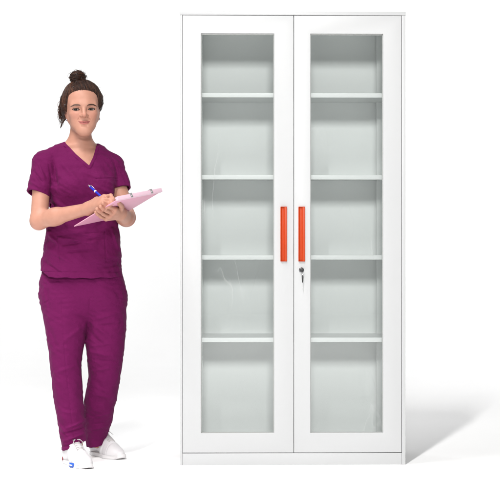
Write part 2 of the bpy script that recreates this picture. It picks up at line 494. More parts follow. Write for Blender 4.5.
def dense(zs, cols, n=200):
    """monotone-ish Catmull-Rom resampling of rows over increasing zs"""
    zs = np.array(zs, float); cols = np.array(cols, float)
    o = np.argsort(zs); zs, cols = zs[o], cols[o]
    q = np.linspace(zs[0], zs[-1], n)
    m = np.gradient(cols, zs, axis=0)
    i = np.clip(np.searchsorted(zs, q) - 1, 0, len(zs) - 2)
    h = (zs[i + 1] - zs[i]); t = ((q - zs[i]) / h)[:, None]; h = h[:, None]
    out = (2*t**3-3*t**2+1)*cols[i] + (t**3-2*t**2+t)*h*m[i] + (-2*t**3+3*t**2)*cols[i+1] + (t**3-t**2)*h*m[i+1]
    return q, out


class Loft:
    """stack of superellipses along z: rows (z, cx, cy, a, b)"""
    def __init__(s, rows, ang=0.0, n=2.3, k=None, grow=0.0):
        rows = np.array(rows, float)
        s.q, s.t = dense(rows[:, 0], rows[:, 1:])
        s.ang, s.n, s.k, s.g = ang, n, k, grow
        m = max(rows[:, 3].max(), rows[:, 4].max()) + max(grow, 0)
        s.lo = np.array([rows[:, 1].min() - m, rows[:, 2].min() - m, s.q[0]]); s.hi = np.array([rows[:, 1].max() + m, rows[:, 2].max() + m, s.q[-1]])

    def __call__(s, X, Y, Z):
        cx, cy, a, b = [np.interp(Z, s.q, s.t[:, i]) for i in range(4)]
        a = a + s.g; b = b + s.g
        c, sn = math.cos(s.ang), math.sin(s.ang)
        x = (X - cx) * c + (Y - cy) * sn; y = -(X - cx) * sn + (Y - cy) * c
        u = np.abs(x / a); v = np.abs(y / b)
        rr = (u ** s.n + v ** s.n) ** (1 / s.n)
        # true-ish distance: radial gap
        d = (rr - 1) * np.minimum(a, b) * (0.55 + 0.45 * np.maximum(a, b) / np.minimum(a, b) * 0.6)
        return np.maximum(d, np.maximum(s.q[0] - Z, Z - s.q[-1]))


def field_eval(groups, xs, ys, zs, big=0.08):
    """groups: list of (k_inside, k_join, [prims]); returns the joined field on a grid"""
    X = xs[:, None, None]; Y = ys[None, :, None]; Z = zs[None, None, :]
    out = np.full((len(xs), len(ys), len(zs)), big, np.float32)
    for kin, kj, prims in groups:
        dg = None
        mar = max(kin, kj, 0.006) + 0.004
        for p in prims:
            sl = []
            for ax, g in enumerate((xs, ys, zs)):
                i0 = int(np.searchsorted(g, p.lo[ax] - mar)); i1 = int(np.searchsorted(g, p.hi[ax] + mar))
                sl.append(slice(i0, i1))
            if any(q.stop <= q.start for q in sl): continue
            if dg is None: dg = np.full(out.shape, big, np.float32)
            sl = tuple(sl)
            v = p(X[sl[0]], Y[:, sl[1]], Z[:, :, sl[2]])
            dg[sl] = smin(dg[sl], v, p.k or kin)
        if dg is not None:
            out = smin(out, dg, kj) if kj > 1e-5 else np.minimum(out, dg)
    return out


def surface(fun, lo, hi, h, slab=48, smooth=2):
    """surface nets over fun(xs, ys, zs) -> grid of signed values"""
    lo = np.array(lo, float); hi = np.array(hi, float)
    n = np.ceil((hi - lo) / h).astype(int) + 1
    xs, ys, zs = [lo[i] + h * np.arange(n[i]) for i in range(3)]
    nx, ny, nz = n
    vid, vpos, quads = [], [], []
    cid = lambda i, j, k: (k.astype(np.int64) * ny + j) * nx + i
    for k0 in range(0, nz - 1, slab):
        k1 = min(k0 + slab, nz - 1)
        G = fun(xs, ys, zs[k0:k1 + 1]).astype(np.float32)
        S = G < 0
        cnt = np.zeros((nx - 1, ny - 1, k1 - k0), np.int8)
        for a in (0, 1):
            for b_ in (0, 1):
                for c in (0, 1):
                    cnt += S[a:nx - 1 + a, b_:ny - 1 + b_, c:k1 - k0 + c]
        I, J, K = np.nonzero((cnt > 0) & (cnt < 8))
        if len(I):
            acc = np.zeros((len(I), 3)); num = np.zeros(len(I))
            corners = [(a, b_, c) for a in (0, 1) for b_ in (0, 1) for c in (0, 1)]
            vals = {c: G[I + c[0], J + c[1], K + c[2]].astype(float) for c in corners}
            for c in corners:
                for ax in range(3):
                    if c[ax] == 0:
                        d = list(c); d[ax] = 1; d = tuple(d)
                        v0, v1 = vals[c], vals[d]
                        m = (v0 < 0) != (v1 < 0)
                        t = np.where(m, v0 / np.where(m, v0 - v1, 1), 0)
                        for q in range(3):
                            acc[:, q] += np.where(m, c[q] + (t if q == ax else 0), 0)
                        num += m
            acc /= num[:, None]
            vid.append(cid(I, J, K + k0))
            vpos.append(lo + h * (acc + np.stack([I, J, K + k0], 1)))
        for ax in range(3):
            A = S[:-1] if ax == 0 else S[:, :-1] if ax == 1 else S[:, :, :-1]
            B = S[1:] if ax == 0 else S[:, 1:] if ax == 1 else S[:, :, 1:]
            D = A != B
            if ax != 2: D = D[:, :, :k1 - k0]
            i, j, k = np.nonzero(D)
            ins = A[i, j, k]; k = k + k0
            ok = np.ones(len(i), bool)
            if ax != 0: ok &= i > 0
            if ax != 1: ok &= j > 0
            if ax != 2: ok &= k > 0
            i, j, k, ins = i[ok], j[ok], k[ok], ins[ok]
            if ax == 0: q = [cid(i, j - 1, k - 1), cid(i, j, k - 1), cid(i, j, k), cid(i, j - 1, k)]
            elif ax == 1: q = [cid(i - 1, j, k - 1), cid(i - 1, j, k), cid(i, j, k), cid(i, j, k - 1)]
            else: q = [cid(i - 1, j - 1, k), cid(i, j - 1, k), cid(i, j, k), cid(i - 1, j, k)]
            q = np.stack(q, 1)
            q[~ins] = q[~ins][:, ::-1]
            quads.append(q)
    vid = np.concatenate(vid); V = np.concatenate(vpos); Q = np.concatenate(quads)
    o = np.argsort(vid); vid = vid[o]; V = V[o]
    Fq = np.searchsorted(vid, Q.ravel()).reshape(Q.shape)
    for _ in range(smooth):
        S_ = np.zeros_like(V); c = np.zeros(len(V))
        for a in range(4):
            e0, e1 = Fq[:, a], Fq[:, (a + 1) % 4]
            for q in range(3):
                S_[:, q] += np.bincount(e0, V[e1, q], len(V)) + np.bincount(e1, V[e0, q], len(V))
            c += np.bincount(e0, minlength=len(V)) + np.bincount(e1, minlength=len(V))
        V = 0.5 * V + 0.5 * S_ / c[:, None]
    return V, Fq


def biggest(V, F, keep=0.02):
    """drop loose crumbs of a few faces"""
    n = len(V); lab = np.arange(n)
    while True:
        m = lab.copy()
        for a in range(4):
            e0, e1 = F[:, a], F[:, (a + 1) % 4]
            np.minimum.at(m, e0, lab[e1]); np.minimum.at(m, e1, lab[e0])
        m = m[m]; m = m[m]
        if (m == lab).all(): break
        lab = m
    c = np.bincount(lab, minlength=n)
    ok = c[lab] > keep * n
    F = F[ok[F[:, 0]]]
    idx = np.cumsum(ok) - 1
    return V[ok], idx[F]


def set_tint(me, col):
    a = me.color_attributes.new('tint', 'FLOAT_COLOR', 'POINT')
    c = np.ones((len(col), 4), np.float32); c[:, :3] = col
    a.data.foreach_set('color', c.ravel())


# ------------------------------------------------------------------ the woman: skeleton
YAW_T = R(13)                 # torso turned a little to the picture's right
YAW_H = R(10)
HX = np.array([math.cos(YAW_H), math.sin(YAW_H), 0.0])
HY = np.array([math.sin(YAW_H), -math.cos(YAW_H), 0.0])       # face forward
HZ = np.array([0, 0, 1.0])
roll = R(2.0)
HX, HZ = math.cos(roll) * HX + math.sin(roll) * HZ, -math.sin(roll) * HX + math.cos(roll) * HZ
H0 = P(82.6, 110.2, 0.08)
HM = np.stack([HX, HY, HZ])


def hp(x, y, z):
    return H0 + x * HX + y * HY + z * HZ


def hell(c, r, k=None): return Ell(hp(*c), r, HM, k)


def hcone(a, b, r1, r2=None, k=None): return Cone(hp(*a), hp(*b), r1, r2, k)


sh_r, el_r, wr_r = P(42.8, 163, 0.05), P(39.2, 220.5, -0.01), P(89.5, 208.5, -0.17)
sh_l, el_l, wr_l = P(112, 165, 0.15), P(126.3, 217.5, 0.09), P(120, 213.5, -0.12)


def torso_rows():
    out = []
    for py, L, Rr, b, cy in ((149, 60, 100, .060, .125), (154, 52, 108, .078, .120), (161, 46.5, 114.5, .092, .112), (172, 45.5, 117, .105, .105), (186, 46.5, 117.5, .112, .100),
                             (200, 47.8, 117.5, .106, .100), (215, 48, 118, .100, .100), (235, 46, 119.5, .106, .100), (250, 43.6, 120.5, .113, .100), (265, 41.6, 121.5, .124, .097), (284, 40.6, 123.4, .131, .095)):
        a0, a1 = P(L, py, cy), P(Rr, py, cy)
        out.append((a0[2], (a0[0] + a1[0]) / 2, cy, (a1[0] - a0[0]) / 2, b))
    return out


TR = torso_rows()
TRB = [(z, cx, cy, a * .9, .080) if z < P(0, 236, .1)[2] else (z, cx, cy, a, b) for z, cx, cy, a, b in TR]
bust = [Ell(P(74, 187, 0.015), (.058, .048, .056)), Ell(P(99, 188, 0.035), (.056, .048, .056))]


def leg_rows(tab):
    out = []
    for py, L, Rr, cy, b in tab:
        a0, a1 = P(L, py, cy), P(Rr, py, cy)
        out.append((a0[2], (a0[0] + a1[0]) / 2, cy, (a1[0] - a0[0]) / 2, b))
    return out


LEG_R = leg_rows(((276, 52, 80, .09, .075), (284, 46, 84, .09, .090), (292, 42.5, 87, .088, .099), (300, 41.0, 88.8, .085, .102), (308, 41.8, 89.8, .08, .101), (320, 43.6, 89.5, .075, .098), (334, 46.3, 86.5, .07, .093), (348, 48.3, 83.6, .065, .087), (362, 50, 81.4, .06, .080), (380, 51.7, 81.8, .055, .076), (400, 54, 83, .055, .074), (420, 57.4, 85, .055, .070), (436, 60.2, 86.5, .05, .068), (453, 62, 87.0, .045, .068)))
LEG_L = leg_rows(((276, 90, 114, .11, .075), (284, 86, 121, .11, .090), (292, 84, 124.6, .11, .099), (300, 83, 126.0, .11, .102), (308, 85, 126.3, .11, .101), (320, 87.5, 126.2, .11, .098), (334, 85.8, 125.8, .105, .092), (348, 86.0, 124.3, .105, .085), (362, 87.6, 122.6, .115, .078), (374, 88.6, 120.8, .13, .074), (388, 86.5, 118.6, .15, .073), (404, 84, 115.5, .175, .071), (420, 84, 112, .205, .068), (434, 85.5, 108, .235, .064), (448, 86.7, 105.2, .257, .063)))
HIP = leg_rows(((262, 46, 117.5, .10, .098), (272, 42.5, 121.0, .10, .103), (280, 40.2, 123.6, .10, .109), (288, 39.6, 125.2, .10, .113), (296, 40.2, 125.8, .10, .113), (304, 43, 123.5, .098, .105), (312, 49, 118, .096, .088), (320, 60, 108, .095, .058), (327, 74, 97, .095, .022)))


# ------------------------------------------------------------------ body (one continuous mesh: head, neck, trunk, arms, hands, legs, feet)
def finger(pts, r0, r1):
    out = []
    n = len(pts) - 1
    for i in range(n):
        ra = r0 + (r1 - r0) * i / n; rb = r0 + (r1 - r0) * (i + 1) / n
        out.append(Cone(pts[i], pts[i + 1], ra, rb))
    return out


def body_groups():
    g = []
    # head
    skull = [hell((0, -.018, .038), (.0690, .090, .076)), hell((0, .022, .043), (.061, .064, .066)),
             hell((0, .020, -.018), (.0545, .060, .070)), hell((0, .040, -.066), (.035, .042, .040)),
             hcone((-.005, .066, -.0945), (.005, .066, -.0945), .0140)]
    for s in (-1, 1):
        skull += [hcone((s * .0425, .002, -.036), (s * .0130, .058, -.087), .0160, .0170),
                  hell((s * .0335, .053, -.020), (.0235, .0255, .0215)), hell((s * .0510, -.012, -.016), (.0115, .030, .030)), hell((s * .0240, .043, -.056), (.0185, .024, .022)),
                  hcone((s * .014, .0785, .0145), (s * .042, .0655, .0145), .0105, .0095)]
    g.append((.024, .001, skull))
    # neck and shoulders
    neck = [Cone(hp(-.004, -.020, -.05), P(79.3, 147, .118), .043, .048), Cone(P(80, 146, .122), P(58, 155, .105), .040, .032), Cone(P(81, 146, .125), P(101, 157, .135), .040, .032)]
    g.append((.03, .022, neck))
    g.append((.03, .03, [Loft(TRB, YAW_T * 0.5, 2.3, grow=-.016)] + [Ell(b.c + np.array([0, .012, 0]), b.r - .006) for b in bust]))
    # legs and feet, inside the trousers and shoes
    hipr, hipl = P(64, 290, .10), P(104, 290, .11)
    g.append((.03, .03, [Cone(hipr, P(66, 362, .06), .075, .05), Cone(P(66, 362, .06), P(75, 446, .045), .048, .026), Cone(P(75, 446, .045), np.array([-.690, -.045, .035]), .024, .018),
                         Cone(hipl, P(106, 362, .115), .075, .05), Cone(P(106, 362, .115), P(96, 440, .25), .048, .026), Cone(P(96, 440, .25), np.array([-.590, .215, .035]), .024, .018)]))
    # arms
    g.append((.02, .012, [Cone(sh_r, el_r, .0375, .0350), Cone(el_r, el_r + (wr_r - el_r) * .35, .0338, .0338), Cone(el_r + (wr_r - el_r) * .3, wr_r, .0338, .0230), Ell(el_r + np.array([-.008, .02, -.008]), (.026, .022, .026))]))
    g.append((.02, .012, [Cone(sh_l, el_l, .0375, .0365), Cone(el_l, el_l + (wr_l - el_l) * .25, .0340, .0345), Cone(el_l + (wr_l - el_l) * .25, wr_l, .0345, .0240)]))
    # right hand (writing)
    kI, kM, kR, kP = P(104.3, 197.2, -.232), P(103.4, 200.0, -.245), P(102, 203, -.25), P(100.2, 205.6, -.246)
    w = wr_r
    palm = [Cone(w, kI, .021, .0125), Cone(w, kM, .022, .0125), Cone(w, kR, .021, .012), Cone(w, kP, .019, .0115), Cone(w, P(97, 200, -.185), .018, .014)]
    g.append((.014, .016, palm))
    for pts, r0, r1 in (([kI, P(110.8, 195.8, -.250), P(113.0, 199.2, -.268), P(110.6, 203.0, -.272)], .0098, .0078),
                        ([kM, P(109.8, 199.8, -.266), P(111.6, 203.4, -.276), P(108.2, 205.6, -.272)], .0098, .0076),
                        ([kR, P(107.6, 203.4, -.272), P(108.8, 206.6, -.272), P(105.2, 207.6, -.262)], .0094, .0074),
                        ([kP, P(105.0, 207.0, -.266), P(105.4, 209.6, -.262), P(102.2, 210.0, -.252)], .0085, .0068),
                        ([P(96.5, 200.5, -.18), P(103.0, 198.2, -.198), P(108.6, 202.0, -.238)], .0125, .0085)):
        g.append((.004, .0035, finger(pts, r0 - .0005, r1 - .0004)))
    # left hand (holding the board from below)
    qI, qM, qR, qP = P(114.8, 209.4, -.222), P(112.4, 213.2, -.208), P(108.8, 216.6, -.192), P(106.0, 218.8, -.178)
    w = wr_l
    palm = [Cone(w, qI, .022, .0120), Cone(w, qM, .023, .0120), Cone(w, qR, .022, .0115), Cone(w, qP, .020, .0105), Cone(w, P(120, 210, -.16), .022, .015)]
    g.append((.012, .016, palm))
    for pts, r0, r1 in (([qI, P(109.6, 206.6, -.252), P(105.4, 204.2, -.278), P(102.9, 203.0, -.292)], .0102, .0082),
                        ([qM, P(107.2, 210.9, -.244), P(103.0, 208.4, -.272), P(100.6, 206.6, -.285)], .0102, .0082),
                        ([qR, P(103.4, 214.0, -.226), P(99.2, 210.9, -.256), P(97.0, 209.0, -.272)], .0096, .0078),
                        ([qP, P(101.2, 217.0, -.205), P(97.6, 214.2, -.230), P(95.8, 212.2, -.242)], .0086, .0070),
                        ([P(119.8, 211.0, -.15), P(121.6, 206.6, -.20), P(118.6, 202.2, -.268)], .0130, .0090)):
        g.append((.004, .0035, finger(pts, r0 - .0005, r1 - .0004)))
    return g


LIP_U = [(-.0245, .0735, -.0533), (-.015, .0828, -.0553), (-.006, .0878, -.0545), (0, .0884, -.0555), (.006, .0878, -.0545), (.015, .0828, -.0553), (.0245, .0735, -.0533)]
LIP_D = [(-.0205, .0765, -.0572), (-.012, .0838, -.0605), (0, .0868, -.0618), (.012, .0838, -.0605), (.0205, .0765, -.0572)]
MOUTH = [(-.0240, .0765, -.0535), (-.0195, .0805, -.0560), (-.012, .0888, -.0580), (0, .0915, -.0584), (.012, .0888, -.0580), (.0195, .0805, -.0560), (.0240, .0765, -.0535)]
RAD_M = (.0006, .0018, .0028, .0030, .0028, .0018, .0006)
RAD_U = (.0006, .0022, .0029, .0025, .0029, .0022, .0006)
RAD_D = (.0008, .0030, .0037, .0030, .0008)


def lip_cones():
    return [hcone(L[i], L[i + 1], Q[i], Q[i + 1]) for L, Q in ((LIP_U, RAD_U), (LIP_D, RAD_D)) for i in range(len(L) - 1)]


EYES = [(-.0315, .0650, -.0040), (.0315, .0650, -.0040)]


def hlocal(X, Y, Z):
    dx, dy, dz = X - H0[0], Y - H0[1], Z - H0[2]
    return [m[0] * dx + m[1] * dy + m[2] * dz for m in HM]


def face_details(G, xs, ys, zs):
    """nose, lips, lids and ears worked into the head's field"""
    if zs[-1] < H0[2] - .13 or zs[0] > H0[2] + .15: return G
    i0, i1 = np.searchsorted(xs, [H0[0] - .12, H0[0] + .12]); j0, j1 = np.searchsorted(ys, [H0[1] - .14, H0[1] + .14])
    k0, k1 = np.searchsorted(zs, [H0[2] - .14, H0[2] + .08])
    if k1 <= k0: return G
    X = xs[i0:i1, None, None]; Y = ys[None, j0:j1, None]; Z = zs[None, None, k0:k1]
    d = G[i0:i1, j0:j1, k0:k1]
    x, y, z = hlocal(X, Y, Z)
    # eye sockets
    for s in (-1, 1):
        e = hell((s * .031, .094, -.002), (.022, .017, .0130))(X, Y, Z)
        d = -smin(-d, e, .010)
    # nose
    nose = smin(hcone((0, .0785, .010), (0, .0985, -.0265), .0066, .0092)(X, Y, Z), hcone((0, .096, -.0285), (0, .090, -.0320), .0092, .0080)(X, Y, Z), .006)
    for s in (-1, 1):
        nose = smin(nose, hell((s * .0105, .0875, -.0310), (.0060, .0090, .0056))(X, Y, Z), .005)
    d = smin(d, nose, .008)
    for s in (-1, 1):
        d = -smin(-d, hell((s * .0060, .0950, -.0385), (.0046, .0070, .0044))(X, Y, Z), .002)
    # lips
    lip = None
    for c in lip_cones():
        v = c(X, Y, Z); lip = v if lip is None else np.minimum(lip, v)
    d = smin(d, lip, .004)
    mo = None
    for a, b_, ra, rb in zip(MOUTH[:-1], MOUTH[1:], RAD_M[:-1], RAD_M[1:]):
        c = hcone(a, b_, ra, rb)(X, Y, Z); mo = c if mo is None else np.minimum(mo, c)
    d = -smin(-d, mo, .0012)
    # philtrum, smile fold
    d = -smin(-d, hcone((0, .092, -.042), (0, .0935, -.0475), .0022)(X, Y, Z), .004)
    for s in (-1, 1):
        fo = None
        pts = [(s * .0165, .082, -.034), (s * .026, .0745, -.046), (s * .031, .068, -.057)]
        for a, b_ in zip(pts[:-1], pts[1:]):
            c = hcone(a, b_, .0008)(X, Y, Z); fo = c if fo is None else np.minimum(fo, c)
        d = -smin(-d, fo, .0045)
    d = -smin(-d, hcone((-.010, .0835, -.0735), (.010, .0835, -.0735), .002)(X, Y, Z), .006)
    # lids
    for ex, ey, ez in EYES:
        lid = hell((ex, ey, ez), (.0165, .0143, .0140))(X, Y, Z)
        d = smin(d, lid, .004)
        u = (x - ex) / .0158
        hh = .0046 * np.clip(1 - u * u, 0, 1) ** 0.8
        cut = np.maximum(np.abs(z - ez + .0002 - .0006 * np.sign(ex) * u) - hh, (ey - .001) - y)
        cut = np.maximum(cut, np.abs(x - ex) - .0158)
        d = np.maximum(d, -cut)
        d = np.maximum(d, -hell((ex, ey, ez), (.0112,) * 3)(X, Y, Z) * 1.0) if False else d
        # crease above the upper lid
        cr = None
        pts = [(ex - .014, ey + .0085, ez + .0025), (ex - .006, ey + .0145, ez + .0092), (ex + .006, ey + .0145, ez + .0092), (ex + .014, ey + .0085, ez + .0025)]
        for a, b_ in zip(pts[:-1], pts[1:]):
            c = hcone(a, b_, .0013)(X, Y, Z); cr = c if cr is None else np.minimum(cr, c)
        d = -smin(-d, cr, .0022)
    # ears
    for s in (-1, 1):
        ear = None
        rim = [(s * .0625, -.004, -.030), (s * .0640, -.003, -.014), (s * .0685, -.012, .006), (s * .0705, -.022, .013), (s * .0710, -.032, .004), (s * .0685, -.028, -.014), (s * .0645, -.012, -.032), (s * .0635, -.006, -.036)]
        for a, b_ in zip(rim[:-1], rim[1:]):
            c = hcone(a, b_, .0046)(X, Y, Z); ear = c if ear is None else smin(ear, c, .002)
        ear = smin(ear, hell((s * .0645, -.016, -.010), (.0055, .013, .022))(X, Y, Z), .003)
        ear = smin(ear, hell((s * .0640, -.008, -.034), (.0055, .0065, .0070))(X, Y, Z), .003)
        d = smin(d, ear, .005)
    G[i0:i1, j0:j1, k0:k1] = d
    return G


BG = body_groups()


def body_fun(xs, ys, zs):
    return face_details(field_eval(BG, xs, ys, zs), xs, ys, zs)


woman = empty('person', (-0.66, 0.10, 0))
tag(woman, 'smiling woman in purple scrubs, brown hair in a bun, writing on a clipboard', 'person')
inv = np.array([-0.66, 0.10, 0])


def body_part(name, V, F, mat, parent, tint=None, smooth=True):
    """vertices in world space -> child of the woman"""
    me = np_mesh(name, np.asarray(V) - inv, F)
    if tint is not None: set_tint(me, tint)
    return link_mesh(name, me, mat, parent, smooth)


V, F = surface(body_fun, (-.95, -.36, .012), (-.43, .36, 1.62), .0016, smooth=1)
V, F = biggest(V, F)
x, y, z = hlocal(V[:, 0], V[:, 1], V[:, 2])
lipd = np.full(len(V), 9.0)
near = (np.abs(x) < .04) & (y > .05) & (z > -.08) & (z < -.04)
vl = V[near]; dd = np.full(near.sum(), 9.0)
for c in lip_cones():
    dd = np.minimum(dd, c(vl[:, 0], vl[:, 1], vl[:, 2]))
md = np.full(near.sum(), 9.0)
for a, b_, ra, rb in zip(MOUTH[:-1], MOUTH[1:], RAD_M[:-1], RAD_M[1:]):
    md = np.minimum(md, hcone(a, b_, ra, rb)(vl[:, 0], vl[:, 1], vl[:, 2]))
mout = np.zeros(len(V)); mout[near] = .85 * np.clip(1 - md / .0009, 0, 1)  # lip gap: inner lip red plus painted shade
lipd[near] = dd
lipm = .85 * np.clip(1 - (lipd - .0004) / .0014, 0, 1)
red = np.zeros(len(V))
def blob(c, r, amt):
    global red
    d = np.linalg.norm(V - c, axis=1)
    red = np.maximum(red, amt * np.exp(-(d / r) ** 2))
for s in (-1, 1):
    blob(hp(s * .038, .078, -.028), .022, .32); blob(hp(s * .069, -.012, -.012), .026, .45)
blob(hp(0, .105, -.028), .012, .35)
blob(el_l + np.array([.01, -.02, -.01]), .06, .55); blob(el_r + np.array([0, 0, -.03]), .035, .35)
for c in (P(104.3, 197.2, -.232), P(103.4, 200, -.245), P(112, 199.5, -.262), P(110.5, 203, -.27), P(113.4, 207.6, -.232), P(112.2, 210.6, -.216), P(110.8, 213.6, -.203), P(104.6, 204.8, -.288), P(102.6, 207.2, -.278), P(101, 210.2, -.264)):
    blob(c, .013, .4)
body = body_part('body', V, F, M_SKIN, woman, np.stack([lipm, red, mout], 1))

# eyes, lashes, brows
for ex, ey, ez in EYES:
    import bmesh
    bm = bmesh.new(); bmesh.ops.create_uvsphere(bm, u_segments=40, v_segments=24, radius=.0130)
    me = bpy.data.meshes.new('eye'); bm.to_mesh(me); bm.free()
    eo = link_mesh('eye', me, M_EYE, woman, True)
    eo.location = hp(ex, ey, ez) - inv
    eo.rotation_euler = (0, 0, R(2.0))
    lash = MB()
    pts = []
    for u in np.linspace(-1, 1, 15):
        hz = .0046 * max(0, 1 - u * u) ** .8
        xx = ex + u * .0160; yy = ey + math.sqrt(max(.0143 ** 2 - (u * .0135) ** 2 * .8 - hz ** 2, 1e-6)) + .0006
        pts.append(hp(xx, yy, ez + hz + .0004) - inv)
    lash.tube(pts, [.0006 + .0010 * (1 - abs(u) ** 2) for u in np.linspace(-1, 1, 15)], 6)
    low = []
    for u in np.linspace(-.9, .9, 11):
        hz = -.0046 * max(0, 1 - u * u) ** .8
        low.append(hp(ex + u * .0160, ey + math.sqrt(max(.0143 ** 2 - (u * .0135) ** 2 * .8 - hz ** 2, 1e-6)) + .0002, ez + hz - .0002) - inv)
    lash.tube(low, .00050, 5)
    lash.build('eyelashes', M_BROW, eo if False else woman, smooth=True)
    s = 1 if ex > 0 else -1
    br = MB()
    for i in range(260):
        t = rng.random(); w = .0019 * math.sin(math.pi * (.25 + .70 * t)) + .0004
        bx = s * (.0135 + .035 * t); bz = .0110 + .0034 * math.sin(min(1, t * 1.2) * math.pi * .62) - .0050 * max(0, t - .6) / .4 + (rng.random() - .5) * 2 * w
        by = .0915 - 6.6 * max(abs(bx) - .010, 0) ** 2
        p0 = hp(bx, by, bz); dirx = s * (.0050 + .002 * rng.random()); dz = .0022 * (1 - 1.7 * t) + .001 * (rng.random() - .5)
        br.tube([p0 - inv, hp(bx + dirx * .5, by - .0010 * t, bz + dz * .6) - inv, hp(bx + dirx, by - .0028 * t - .0006, bz + dz) - inv], [.00055, .0005, .0002], 3, False)
    br.build('eyebrow', M_BROW, woman)

for s in (-1, 1):
    bm = bmesh.new(); bmesh.ops.create_icosphere(bm, subdivisions=3, radius=.0042)
    me = bpy.data.meshes.new('earring'); bm.to_mesh(me); bm.free()
    eo = link_mesh('earring', me, M_EARRING, woman, True)
    eo.location = hp(s * .0675, -.003, -.0385) - inv


# ------------------------------------------------------------------ hair
BUN = hp(-.014, -.025, .1385)
CAPS = [((0, -.020, .040), (.0815, .098, .0850)), ((0, .008, .058), (.066, .076, .062)),
        ((-.066, -.016, .026), (.024, .043, .046)), ((.064, -.016, .032), (.021, .040, .042))]
HG = [(.012, .004, [hell(c, r) for c, r in CAPS] + [hell((-.070, -.040, -.006), (.016, .026, .030))]),
      (.01, .006, [Ell(BUN, (.031, .030, .025), HM)])]


def face_open(x, y, z):
    """about the distance outside the hairline (negative over the face)"""
    f = ((np.abs(x) / .0650) ** 2.7 + (np.abs(z + .036) / .1000) ** 2.7) ** (1 / 2.7) - 1
    return np.maximum(f * .075, (.016 - y) + .25 * np.clip(-z, -.05, .05))


def wob(x, y, z):
    return 1.7 * (.0011 * np.sin(310 * x + 70 * z + 3 * np.sin(60 * y)) + .0009 * np.sin(260 * y - 120 * z + 2 * np.sin(90 * x)) + .0010 * np.sin(180 * z + 150 * x))


def hair_fun(xs, ys, zs):
    G = field_eval(HG, xs, ys, zs)
    X = xs[:, None, None]; Y = ys[None, :, None]; Z = zs[None, None, :]
    x, y, z = hlocal(X, Y, Z)
    fo = face_open(x, y, z)
    G = G + wob(x, y, z) * np.clip(fo / .02, .2, 1) + .0075 * np.exp(-(np.clip(fo, 0, 1) / .010) ** 2)
    G = np.maximum(G, .0055 + .0022 * np.sin(260 * x + 40 * z) + .0020 * np.sin(170 * z + 90 * x) - fo)
    for s in (-1, 1):       # leave the ears free
        e = hell((s * .082, -.004, -.022), (.024, .026, .030))(X, Y, Z)
        G = -smin(-G, e, .004)
    return G


V, F = surface(hair_fun, H0 - .15, H0 + np.array([.15, .17, .20]), .0024, smooth=1)
V, F = biggest(V, F)
hv, hf, ht = [V - inv], [F], [np.full(len(V), .28)]
count = len(V)


def strand(pts, r, tint, seg=3):
    global count
    pts = np.array(pts); n = len(pts)
    T = np.gradient(pts, axis=0); T /= np.linalg.norm(T, axis=1)[:, None] + 1e-12
    A = np.cross(T, [.2, .3, .93]); A /= np.linalg.norm(A, axis=1)[:, None] + 1e-12
    B = np.cross(T, A)
    rr = r * np.sqrt(np.clip(1.08 - np.linspace(0, 1, n) ** 3, .05, 1))[:, None]
    vs = np.stack([pts + rr * (math.cos(a) * A + math.sin(a) * B) for a in np.arange(seg) * 2 * math.pi / seg], 1).reshape(-1, 3)
    i = np.arange(n - 1)[:, None]; k = np.arange(seg)[None, :]; k2 = (k + 1) % seg
    f = np.stack([i * seg + k, i * seg + k2, (i + 1) * seg + k2, (i + 1) * seg + k], -1).reshape(-1, 4) + count
    hv.append(vs - inv); hf.append(f); ht.append(np.full(len(vs), tint)); count += len(vs)


def cap_point(d, tap=.0070):
    """outward march in head space to the hair cap's surface along d"""
    d = d / np.linalg.norm(d)
    best = 0.05
    c0 = np.array([0, -.015, .035])
    for c, r in CAPS:
        c = np.array(c); r = np.array(r)
        o = (c0 - c) / r; q = d / r
        A_, B_, C_ = q @ q, 2 * o @ q, o @ o - 1
        D_ = B_ * B_ - 4 * A_ * C_
        if D_ > 0: best = max(best, (-B_ + math.sqrt(D_)) / (2 * A_))
    p = c0 + d * best
    fo = max(float(face_open(p[0], p[1], p[2])), 0)
    return c0 + d * (best - tap * math.exp(-(fo / .010) ** 2))


bun_l = np.array([-.022, -.028, .122])
bd = bun_l - np.array([0, -.015, .035]); bd /= np.linalg.norm(bd)
nst = 0
while nst < 4200:
    th = rng.uniform(-math.pi, math.pi); ph = rng.uniform(-.75, 1.2)
    d = np.array([math.sin(th) * math.cos(ph), math.cos(th) * math.cos(ph), math.sin(ph)])
    p = cap_point(d)
    fo = float(face_open(p[0], p[1], p[2]))
    if fo < -.0030 * rng.random() or (fo > .009 and nst < 2200): continue
    if any((((p - np.array([s * .082, -.004, -.022])) / np.array([.024, .026, .030])) ** 2).sum() < 1 for s in (-1, 1)): continue
    if p[2] < -.045: continue
    ang = math.acos(np.clip(d @ bd, -1, 1))
    if ang < .12: continue
    nst += 1
    n = 12; lift = abs(rng.normal(0, .0016)) + .0002; fr = rng.normal(0, .05, 3); pts = []
    fz = False
    for t in np.linspace(0, min(1, .55 + .5 * rng.random()), n):
        w = (math.sin((1 - t) * ang) * d + math.sin(t * ang) * bd) / math.sin(ang) if ang < 3.0 else d
        w = w + fr * math.sin(t * math.pi) * .6
        q = cap_point(w); u = w / np.linalg.norm(w)
        wav = .0012 * math.sin(16 * t + 9 * fr[0] / .05)
        pts.append(hp(*(q + u * ((lift * (1 + (3 if fz else 0) * math.sin(t * math.pi)) + wav) * min(1, .25 + 4 * t) + .0004 - .002 * max(0, 1 - 8 * t)))))
    strand(pts, .00036 + .0004 * rng.random(), np.clip(rng.normal(.42, .22) + (.22 if p[0] < -.03 else 0), 0, 1))
